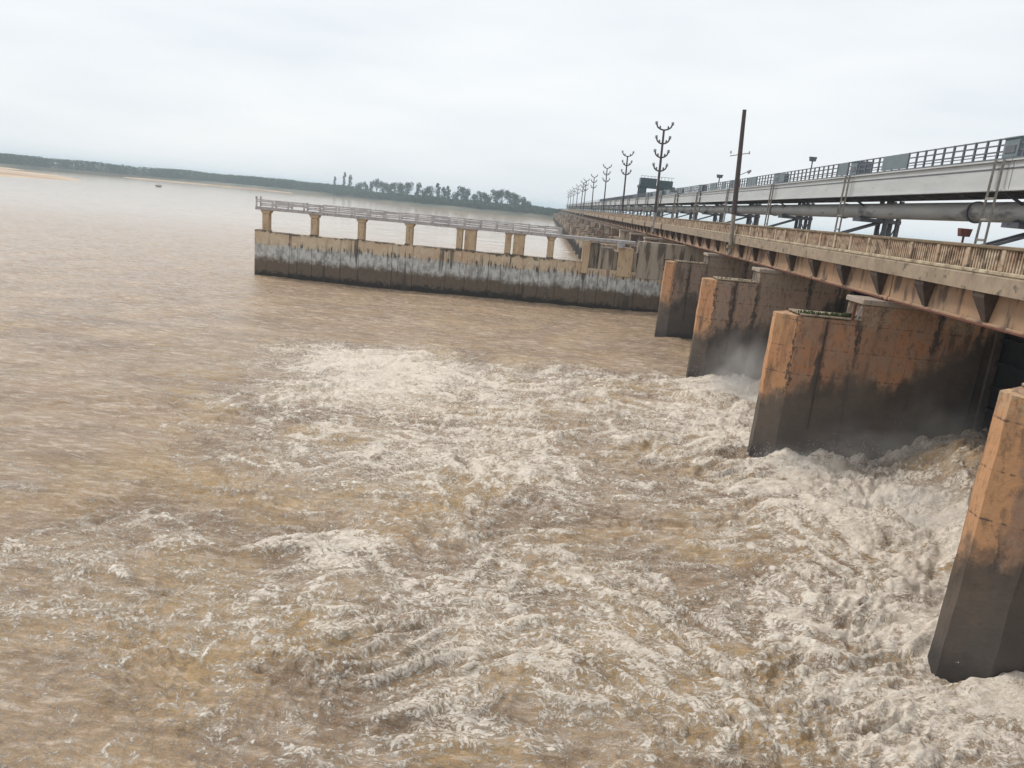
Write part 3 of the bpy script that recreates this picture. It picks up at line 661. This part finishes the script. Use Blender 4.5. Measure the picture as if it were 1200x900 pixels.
pt = MB(); pt.box(SX-.07, SX+.02, -.06, .06, 16.30, 17.26); pt_m = pt.mesh('rail_post', MAT['dark_steel'])
npost = 0
for y in YS:
    s = shift(y)
    for me, nm in ((g1_m, 'plate_girder'), (g1b_m, 'seam_strip'), (g2_m, 'cross_frame'), (dk_m, 'deck_plate'), (r1_m, 'rail'), (r2_m, 'rail')): sput(me, nm, s, y)
    for q in range(18):
        if y > 15 and npost < 290: sput(pt_m, 'rail_post', s, y+.5+q*BAY/18); npost += 1
# sheeted screens on stretches of the walkway railing
scr = MB(); scr.box(SX-.075, SX-.052, 0, 1.8, 16.34, 17.24, .0); scr_m = scr.mesh('railing_screen', MAT['blue_steel'])
for yy in (48.6, 50.4, 58.2, 73.5, 75.3, 83.5, 85.4, 92.1, 98.0, 103.2, 105.1, 112, 119.5, 128, 130, 141, 150, 152, 166): sput(scr_m, 'railing_screen', shift(yy), yy)
# hoist housings over each pier
hh = MB(); hh.prism([(SX-.10, 16.31), (SX-.10, 17.14), (SX-.16, 17.18), (SX-.16, 17.24), (SX+.9, 17.26), (SX+.9, 16.31)], 1, -.5, .7)
hh_m = hh.mesh('casing', MAT['blue_steel']); hv = MB(); hv.box(SX-.13, SX-.10, -.3, .5, 16.5, 16.85); hv_m = hv.mesh('access_door', MAT['dark_steel'])
hlab = ['slate-blue hoist housing above the trestle at the right edge', 'slate-blue hoist housing on the steel bridge over the second trestle from right', 'slate-blue hoist housing on the steel bridge over the third trestle from right', 'slate-blue hoist housing on the steel bridge just left of the near dark pole']
for k in range(1, 16, 1):
    y = PIER_Y[0]+BAY*k; h = empty('hoist_housing', (SX+shift(y), y+.3, 16.31))
    tag(h, hlab[k-1] if k < 5 else ORD[k-4]+' hoist housing on the steel bridge left of the near dark pole' if k < 11 else 'tiny distant hoist housing on the steel bridge left of the gantry crane', 'hoist', 'hoist housings on the steel bridge' if k < 11 else 'distant hoist housings')
    for nm, me in (('casing', hh_m), ('access_door', hv_m)): sput(me, nm, shift(y)*0, 0, h).location = (shift(y), y+.3, 0)
# trestles
tl = MB()
tl.bar((SX-.30, .35, 8.97), (SX-.22, .50, 16.2), .11); 
leg_a = tl.mesh('leg', MAT['trestle'])
tl = MB(); tl.bar((SX-.30, 1.25, 8.97), (SX-.22, 1.2, 16.2), .11); leg_b = tl.mesh('leg', MAT['trestle'])
bats = []
for z in (11.3, 12.3, 13.3, 14.3):
    tl = MB(); tl.box(SX-.31, SX-.22, .45, 1.2, z, z+.12); bats.append(('batten', tl.mesh('batten', MAT['trestle'])))
tl = MB(); tl.box(SX-.36, SX-.26, .40, 1.22, 12.25, 13.25); gus = tl.mesh('gusset_plate', MAT['trestle'])
tl = MB(); tl.bar((SX-.2, .45, 12.0), (24.9, .45, 13.35), .14); br_a = tl.mesh('brace', MAT['dark_steel'])
tl = MB(); tl.bar((SX-.2, 1.2, 12.0), (24.9, 1.2, 13.35), .14); br_b = tl.mesh('brace', MAT['dark_steel'])
rl = []
for (x, y) in ((24.5, .3), (24.5, 1.5), (25.4, .3), (25.4, 1.5)):
    tl = MB(); tl.bar((x, y, 8.7), (x, y, 14.74), .26); rl.append(tl.mesh('rear_leg', MAT['dark_steel']))
tl = MB()
for z0_, z1_ in ((9.0, 11.0), (11.0, 13.0)):
    tl.bar((24.5, .3, z0_), (24.5, 1.5, z1_), .08); tl.bar((24.5, 1.5, z0_), (24.5, .3, z1_), .08); tl.bar((25.4, .3, z0_), (24.5, .3, z1_), .08); tl.bar((24.5, .3, z0_), (25.4, .3, z1_), .08)
lat = tl.mesh('lattice', MAT['dark_steel'])
tl = MB(); tl.box(22.6, 25.6, .2, 1.6, 13.08, 13.34); sad = tl.mesh('saddle_beam', MAT['dark_steel'])
xbs = []
for p_, q_ in (((24.9, .9, 13.2), (22.0, .9, 14.74)), ((22.6, 1.05, 13.2), (25.2, 1.05, 14.74))):
    tl = MB(); tl.bar(p_, q_, .12); xbs.append(('cross_brace', tl.mesh('cross_brace', MAT['dark_steel'])))
tlab = ['ladder-like steel trestle standing at the right edge of the picture', 'steel trestle with lattice rear legs, second from the right edge', 'steel trestle third from the right edge, right of the near dark pole', 'steel trestle in line with the pier next to the divide wall']
for k in range(1, 44):
    y = YS[k]; s = shift(y)
    t = empty('trestle', (SX+s, y+1, 8.97))
    tag(t, tlab[k-2] if 2 <= k < 6 else 'steel trestle of the bay below the viewpoint' if k < 2 else ORD[k-6]+' steel trestle along the pale girder left of the near dark pole' if k < 14 else 'distant steel trestle in the dense receding row under the pale girder', 'trestle', 'near trestles' if k < 6 else 'middle trestles' if k < 14 else 'distant trestles')
    for nm, me in (('leg', leg_a), ('leg', leg_b), *bats, ('brace', br_a), ('brace', br_b), ('lattice', lat), ('saddle_beam', sad), *xbs, *[('rear_leg', r) for r in rl]):
        if k > 16 and nm in ('batten', 'gusset_plate'): continue
        sput(me, nm, s, y, t)
# pipeline
pl = tag(empty('pipeline', (23.4, PIER_Y[0], 13.86)), 'thick grey water pipeline hung under the steel girder bridge', 'pipeline')
pm = MB(); pm.tube((23.4, 0, 13.88), (23.4, BAY, 13.88), .53, n=24); pm_m = pm.mesh('pipe', MAT['pipe'])
fl = MB(); fl.tube((23.4, -.06, 13.86), (23.4, .06, 13.86), .60, n=24); fl_m = fl.mesh('flange', MAT['dark_steel'])
for y in YS: sput(pm_m, 'pipe', shift(y), y, pl); sput(fl_m, 'flange', shift(y), y+5.5, pl)

# gantry crane over the far gates
cr = tag(empty('gantry_crane', (22.6, 205, 16.3)), 'dark teal gantry crane standing across the steel bridge in the distance', 'crane')
def part(b, name, mat, parent):
    o = b.build(name, mat, parent); o.matrix_parent_inverse = Matrix.Translation(-Vector(parent.location)); return o
for (x0, x1) in ((22.4, 24.2), (27.4, 28.8)):
    for y_ in (203, 207): b = MB(); b.box(x0, x1, y_, y_+.8, 16.3 if x0 < 25 else 8.6, 19.9, .05); part(b, 'leg', MAT['crane'], cr)
b = MB(); b.box(22.2, 31.6, 202.8, 208.2, 19.4, 20.1, .05); part(b, 'bridge_beam', MAT['crane'], cr)
b = MB(); b.box(22.5, 26.7, 203.5, 207.5, 20.1, 21.9, .08); part(b, 'machine_house', MAT['crane'], cr)
b = MB(); b.box(27.4, 31.0, 203.5, 207.5, 20.1, 21.6, .08); part(b, 'winch_house', MAT['crane'], cr)
b = MB(); 
for x in np.arange(22.4, 31.2, .9): b.box(x, x+.08, 203.4, 203.5, 21.5, 22.4)
b.box(22.4, 31.2, 203.4, 203.5, 22.35, 22.43); part(b, 'roof_railing', MAT['crane'], cr)
b = MB(); b.box(31.0, 32.6, 204, 206, 18.9, 19.4); part(b, 'cantilever_hook_beam', MAT['crane'], cr)

# ------------------------------------------------------------------ poles
def horn_pole(x, y, ztop, tiers, lean, label, full=True):
    t = empty('power_pole', (x, y, 10.3)); t.rotation_euler = (0, lean, 0)
    H = ztop-10.3; r = .23
    b = MB(); b.tube((0, 0, -.6), (0, 0, 2.4), r*1.25, r*1.1, 10); b.build('base_sleeve', MAT['pale_pole'], t)
    b = MB(); b.tube((0, 0, 2.4), (0, 0, H-.9), r, r*.72, 10); b.build('shaft', MAT['pole'], t)
    for j in range(tiers):
        z = H-1.0-j*2.05; w = 1.25 if j == 0 else 1.05
        b = MB()
        for s in (-1, 1):
            pts = [(0, z), (s*w*.45, z+.12), (s*w*.82, z+.42), (s*w, z+.95)]
            for (a, az), (c, czz) in zip(pts, pts[1:]): b.tube((a, 0, az), (c, 0, czz), .12, n=7)
        arm = b.build('cross_arm', MAT['pole'], t)
        for s in (-1, 1):
            b = MB(); b.tube((s*w*.5, 0, z+.12), (s*w*.5, 0, z+.62), .16, .10, 8); b.build('inner_insulator', MAT['dark_steel'], arm)
            b = MB()
            for q in range(3): b.tube((s*w, 0, z+.80+q*.16), (s*w, 0, z+.90+q*.16), .25, .18, 9)
            b.build('insulator', MAT['dark_steel'], arm)
    b = MB(); b.box(-.45, .35, -.2, .2, .1, .35); b.build('wall_bracket', MAT['slab'], t)
    return tag(t, label, 'power pole', 'horned power poles along the bridge')
PO = [(16.3, 121, 26.2, 4, 'tallest horned power pole, in front of the dark gantry crane'),
      (16.3, 178, 26.0, 3, 'horned power pole just left of the gantry crane'),
      (16.2, 243, 26.6, 3, 'second horned power pole left of the gantry crane'),
      (15.3, 300, 26.0, 3, 'third horned power pole left of the gantry crane')]
for x, y, zt, n, lb in PO: horn_pole(x, y, zt, n, -.025, lb)
for j, y in enumerate((345, 372, 430, 488, 545, 602)): horn_pole(16.2-.0105*(y-96)*.9, y, 26, 3, 0, ORD[j+3]+' horned power pole left of the gantry crane, fading into haze')
# plain dark pole
t = empty('power_pole', (16.25, 68.2, 10.3)); t.rotation_euler = (0, -.055, 0)
b = MB(); b.tube((0, 0, -.9), (0, 0, 2.6), .20, .19, 10); b.build('base_sleeve', MAT['trestle'], t)
b = MB(); b.tube((0, 0, 2.6), (0, 0, 11.4), .24, .17, 10); b.build('shaft', MAT['pole'], t)
b = MB(); b.bar((-.85, 0, 7.55), (.85, 0, 7.85), .07); b.build('cross_arm', MAT['pale_pole'], t)
for s in (-.8, .8): b = MB(); b.tube((s, 0, 7.75), (s, 0, 8.0), .07, .04, 8); b.build('insulator', MAT['pale_pole'], t)
b = MB(); b.bar((0, 0, 5.9), (.9, 0, 6.3), .06); b.tube((.85, 0, 6.2), (1.1, 0, 6.4), .16, .1, 8); b.build('lamp_arm', MAT['pale_pole'], t)
b = MB(); b.box(-.3, .4, -.2, .2, -.4, -.1); b.build('wall_bracket', MAT['slab'], t)
tag(t, 'plain dark steel pole leaning slightly, nearest pole on the bridge edge', 'power pole')

def lamp(x, y, z0, z1, mat, label, s=1.0):
    t = empty('floodlight', (x, y, z0)); b = MB(); b.tube((0, 0, 0), (0, 0, z1-z0-.15), .05*s, n=8); b.build('stem', mat, t)
    b = MB(); b.prism([(-.20*s, z1-z0-.18), (.20*s, z1-z0-.18), (.27*s, z1-z0+.16*s), (-.27*s, z1-z0+.16*s)], 1, -.14*s, .14*s); b.build('lamp_head', mat, t)
    return tag(t, label, 'floodlight')
lamp(16.95, 31.8, 11.1, 12.55, MAT['rust'], 'small rusty red lamp head on a post behind the near parapet', .9)
lamp(21.62, 66.6, 16.3, 18.0, MAT['dark_steel'], 'black lamp head on a stem above the steel bridge railing, right of the dark pole', 1.1)
lamp(21.62, 102.6, 16.3, 18.0, MAT['dark_steel'], 'black lamp head on a stem above the steel bridge railing, left of the dark pole', 1.5)

# ------------------------------------------------------------------ divide wall
WY = 94.45
wl = tag(empty('divide_wall', (-37.7, WY, 0)), 'long stained concrete divide wall standing across the water, banded ochre, grey and dark', 'wall')
def wpart(b, name, mat, parent=None):
    o = b.build(name, mat); o.parent = parent or wl; o.matrix_parent_inverse = Matrix.Translation(-Vector((parent or wl).location)); return o
colx = [-36.5, -30.2, -24.1, -17.9, -11.4, -5.2, .2]
xe = [-37.7, -33.3, -30.35, -26.6, -24.25, -19.9, -17.2, -12.9, -10.4, -7.4, -3.3, -1.0, 1.2, 4.3]
rw = random.Random(9)
for a, c in zip(xe, xe[1:]):
    zt = 5.72+rw.uniform(-.04, .05); d = rw.uniform(0, .05)
    b = MB(); b.box(a+.02, c-.02, WY-d, WY+1.6, -1.6, zt, .03); wpart(b, 'wall_panel', MAT['wall'])
b = MB(); b.box(-37.6, 4.3, WY+.12, WY+1.5, -1.6, 5.6); wpart(b, 'wall_core', MAT['wall'])
b = MB(); b.box(-37.85, -36.2, WY-.07, WY+1.7, -1.6, 5.9, .05); wpart(b, 'end_block', MAT['wall'])
for x in colx:
    w = .5 if x not in (-11.4, -5.2) else .42
    b = MB(); b.box(x-w, x+w, WY-.10, WY+.05, 4.1, 5.9, .03); wpart(b, 'pilaster', MAT['wall'])
    if x in (-11.4, -5.2):
        x2 = x+1.35
        b = MB(); b.box(x-.42, x+.32, WY+.05, WY+1.1, 5.7, 8.2, .06); b.box(x-.5, x+.45, WY, WY+1.2, 8.2, 8.41, .03); wpart(b, 'column', MAT['column'])
        b = MB(); b.box(x2-.72, x2+.72, WY+.02, WY+1.2, 5.7, 8.3, .05); b.box(x2-.85, x2+.85, WY-.03, WY+1.25, 8.3, 8.41, .02); wpart(b, 'column', MAT['column'])
        b = MB(); b.box(x2-.72, x2+.72, WY-.12, WY+.05, 4.1, 5.85, .03); wpart(b, 'pilaster', MAT['wall'])
    else:
        b = MB(); b.box(x-.43, x+.43, WY+.05, WY+1.1, 5.7, 8.0, .08)
        b.prism([(x-.43, 8.0), (x+.43, 8.0), (x+.66, 8.41), (x-.66, 8.41)], 1, WY, WY+1.2); wpart(b, 'column', MAT['column'])
# thick landing end beside the piers
for (x0, x1, dy, z1, mt) in ((4.3, 5.2, -.25, 8.3, 'column'), (5.2, 6.4, .95, 8.2, 'end'), (6.4, 8.2, .1, 7.7, 'end'), (8.2, 8.8, .5, 7.3, 'end'), (8.8, 10.7, -.2, 7.9, 'column'), (10.7, 11.3, .3, 7.4, 'end'), (11.3, 14.6, -.05, 8.6, 'end')):
    b = MB(); b.box(x0, x1-.02, WY+dy, WY+2.2, 4.3, z1, .06); wpart(b, 'buttress', MAT[mt])
for (a, c) in ((4.3, 6.6), (6.6, 9.0), (9.0, 11.3), (11.3, 14.6), (14.6, 24)):
    b = MB(); b.box(a+.02, c-.02, WY-rw.uniform(0, .06), WY+2.0, -1.6, 5.0 if a < 11 else 7.0, .03); wpart(b, 'wall_panel', MAT['wall'])
    if a > 11: b = MB(); b.box(a+.02, c-.02, WY+.02, WY+2.0, 7.0, 8.9, .03); wpart(b, 'wall_panel', MAT['end'])
b = MB(); b.tube((9.0, WY-.3, 7.9), (9.0, WY-.3, 8.4), .5, .5, 12); wpart(b, 'bollard_cap', MAT['walkway'])
# walkway on the columns
ww = tag(empty('walkway', (-37.7, WY, 8.48)), 'narrow grey footbridge deck with worn railing on columns of the divide wall', 'walkway')
for i in range(8):
    a = -37.75+i*6.15; c = a+6.12
    b = MB(); b.box(a, min(c, 10.8), WY-.15, WY+1.35, 8.42, 8.80, .02); wpart(b, 'deck_slab', MAT['walkway'], ww)
for i in range(20):
    x = -37.6+i*2.05
    if x > 3: break
    for yy in (WY-.1, WY+1.28):
        h = rw.uniform(.75, 1.0) if i else 1.25
        b = MB(); b.box(x-.09, x+.09, yy-.09, yy+.09, 8.80, 8.80+h); wpart(b, 'rail_post', MAT['rail_grey'], ww)
for i in range(19):
    x = -37.6+i*2.05
    for yy in (WY-.1, WY+1.28):
        for z in (8.98, 9.2, 9.42, 9.64):
            if rw.random() < .86 and x < 2:
                b = MB(); b.bar((x, yy, z+rw.uniform(-.03, .03)), (x+2.05, yy, z+rw.uniform(-.06, .06)), .13); wpart(b, 'rail', MAT['rail_grey'], ww)

# ------------------------------------------------------------------ boat
bt = empty('boat', (-312, 585, 0)); bt.rotation_euler.z = .9; bt.scale = (.75, .9, 1.3)
b = MB(); n = 9; vs = []; fs = []
for i in range(n):
    u = -1+2*i/(n-1); w = .75*(1-abs(u)**2.6)+.04; sh = .35*abs(u)**2
    vs += [(u*3.4, -w, .75+sh), (u*3.2, -w*.6, .05+sh*.6), (u*3.2, w*.6, .05+sh*.6), (u*3.4, w, .75+sh)]
for i in range(n-1):
    for j in range(3): fs.append((i*4+j, (i+1)*4+j, (i+1)*4+j+1, i*4+j+1))
b.add(vs, fs, True); b.build('hull', MAT['wood'], bt)
b = MB(); b.box(-1.5, 1.2, -.65, .65, 1.5, 1.62, .03)
for x in (-1.4, 1.1):
    for y in (-.55, .55): b.box(x-.04, x+.04, y-.04, y+.04, .5, 1.5)
b.build('canopy', MAT['cloth'], bt)
b = MB(); b.box(-.2, .2, -.6, .6, .55, .62); b.build('thwart', MAT['wood'], bt)
tag(bt, 'small dark wooden boat alone on the pale water below the sandbar', 'boat')

# ------------------------------------------------------------------ spray at the pier feet
def spray(name, loc, sc, dens, label):
    bm = bmesh.new(); bmesh.ops.create_icosphere(bm, subdivisions=3, radius=1)
    for v in bm.verts: v.co *= 1+.18*mnoise.noise(v.co*1.7+Vector(loc))
    me = bpy.data.meshes.new(name); bm.to_mesh(me); bm.free()
    M = bpy.data.materials.new('spray_mist'); M.use_nodes = True; t = M.node_tree; t.nodes.clear()
    o_ = t.nodes.new('ShaderNodeOutputMaterial'); v = t.nodes.new('ShaderNodeVolumePrincipled'); v.inputs['Color'].default_value = (.95, .93, .9, 1)
    tc = t.nodes.new('ShaderNodeTexCoord'); ln = t.nodes.new('ShaderNodeVectorMath'); ln.operation = 'LENGTH'; t.links.new(tc.outputs['Object'], ln.inputs[0])
    mr = t.nodes.new('ShaderNodeMapRange'); mr.interpolation_type = 'SMOOTHSTEP'; mr.inputs[1].default_value = 1; mr.inputs[2].default_value = .0; mr.inputs[3].default_value = 0; mr.inputs[4].default_value = dens
    t.links.new(ln.outputs['Value'], mr.inputs[0])
    nz = t.nodes.new('ShaderNodeTexNoise'); nz.inputs['Scale'].default_value = 2.2; nz.inputs['Detail'].default_value = 2; t.links.new(tc.outputs['Object'], nz.inputs['Vector'])
    m2 = t.nodes.new('ShaderNodeMapRange'); m2.inputs[1].default_value = .35; m2.inputs[2].default_value = .65; t.links.new(nz.outputs['Fac'], m2.inputs[0])
    mu = t.nodes.new('ShaderNodeMath'); mu.operation = 'MULTIPLY'; t.links.new(mr.outputs[0], mu.inputs[0]); t.links.new(m2.outputs[0], mu.inputs[1])
    t.links.new(mu.outputs[0], v.inputs['Density']); t.links.new(v.outputs[0], o_.inputs['Volume'])
    me.materials.append(M); o = bpy.data.objects.new(name, me); o.location = loc; o.scale = sc; col.objects.link(o)
    tag(o, label, 'spray', kind='stuff')
spray('spray', (15.2, 54.0, 1.2), (3.4, 1.9, 4.2), .75, 'white spray drifting up the foot of the grey-wetted pier')
spray('spray', (14.0, 50.0, .6), (3.8, 4.0, 1.8), .45, 'low veil of spray over the foam in front of the grey-wetted pier')
spray('spray', (17.0, 29.5, .9), (5.0, 3.8, 1.9), .40, 'spray rising where the jets meet beside the nearest pier')
spray('spray', (13.6, 35.6, .4), (2.8, 1.7, 1.5), .6, 'puff of spray at the nose foot of the large orange pier')
spray('spray', (17.5, 36.2, 1.6), (4.4, 1.2, 1.9), .50, 'low spray thrown up along the foot of the large orange pier')
spray('spray', (20.5, 36.0, 2.4), (3.6, 1.5, 3.2), .40, 'thin mist hanging by the gate end of the large orange pier')

def droplets():
    rnd = random.Random(3); b = MB()
    cl = [(13.0, 36.3, .3, 1.2, .7, .6, 900), (15.5, 36.6, .3, 1.6, .5, .5, 900), (19, 36.4, 1.4, 2.0, .5, .6, 1100), (22.3, 36.0, 2.6, .5, .9, .7, 700), (14.5, 54.6, .3, 2.4, .9, 1.0, 1200),
          (16.5, 29.5, 1.2, 3.0, .7, .5, 1500), (12.6, 21.5, .2, 1.0, .8, .5, 700), (11, 30, .4, 2.5, 3.5, .35, 1600), (9, 42, .4, 3, 4, .3, 1200), (4, 28, .3, 5, 6, .22, 1800), (-5, 35, .3, 7, 7, .2, 1200), (22.5, 28, 3.0, .6, 4.5, .5, 1200)]
    for x, y, z, sx, sy, sz, n in cl:
        for k in range(int(n*.7)):
            p = Vector((rnd.gauss(x, sx), rnd.gauss(y, sy), z+abs(rnd.gauss(0, sz))*rnd.random())); s = rnd.uniform(.006, .020)
            q = Vector((rnd.gauss(0, 1), rnd.gauss(0, 1), rnd.gauss(0, 1))).normalized()*s; t = q.orthogonal().normalized()*s; u = q.cross(t).normalized()*s
            b.add([p+q, p+t, p-q-t, p+u], [(0, 1, 2), (0, 3, 1), (1, 3, 2), (2, 3, 0)])
    M = Mat('droplet_water'); M.color((.80, .75, .69)); M.rough(.4)
    me = bpy.data.meshes.new('droplets'); me.from_pydata(b.v, [], b.f); me.materials.append(M.m); o = bpy.data.objects.new('droplets', me); col.objects.link(o)
    tag(o, 'flecks of flying water over the jets and foam crests', kind='stuff')
droplets()

# ------------------------------------------------------------------ haze
hz = MB(); hz.box(-4100, 4100, -700, 5100, -2.6, 33); ho = hz.build('haze', MAT['bed'])
M = bpy.data.materials.new('haze_air'); M.use_nodes = True; t = M.node_tree; t.nodes.clear()
o_ = t.nodes.new('ShaderNodeOutputMaterial'); v = t.nodes.new('ShaderNodeVolumePrincipled'); v.inputs['Color'].default_value = (.72, .88, 1, 1); v.inputs['Density'].default_value = .0003
t.links.new(v.outputs[0], o_.inputs['Volume']); ho.data.materials.clear(); ho.data.materials.append(M); tag(ho, 'pale humid haze over the whole river', kind='stuff')
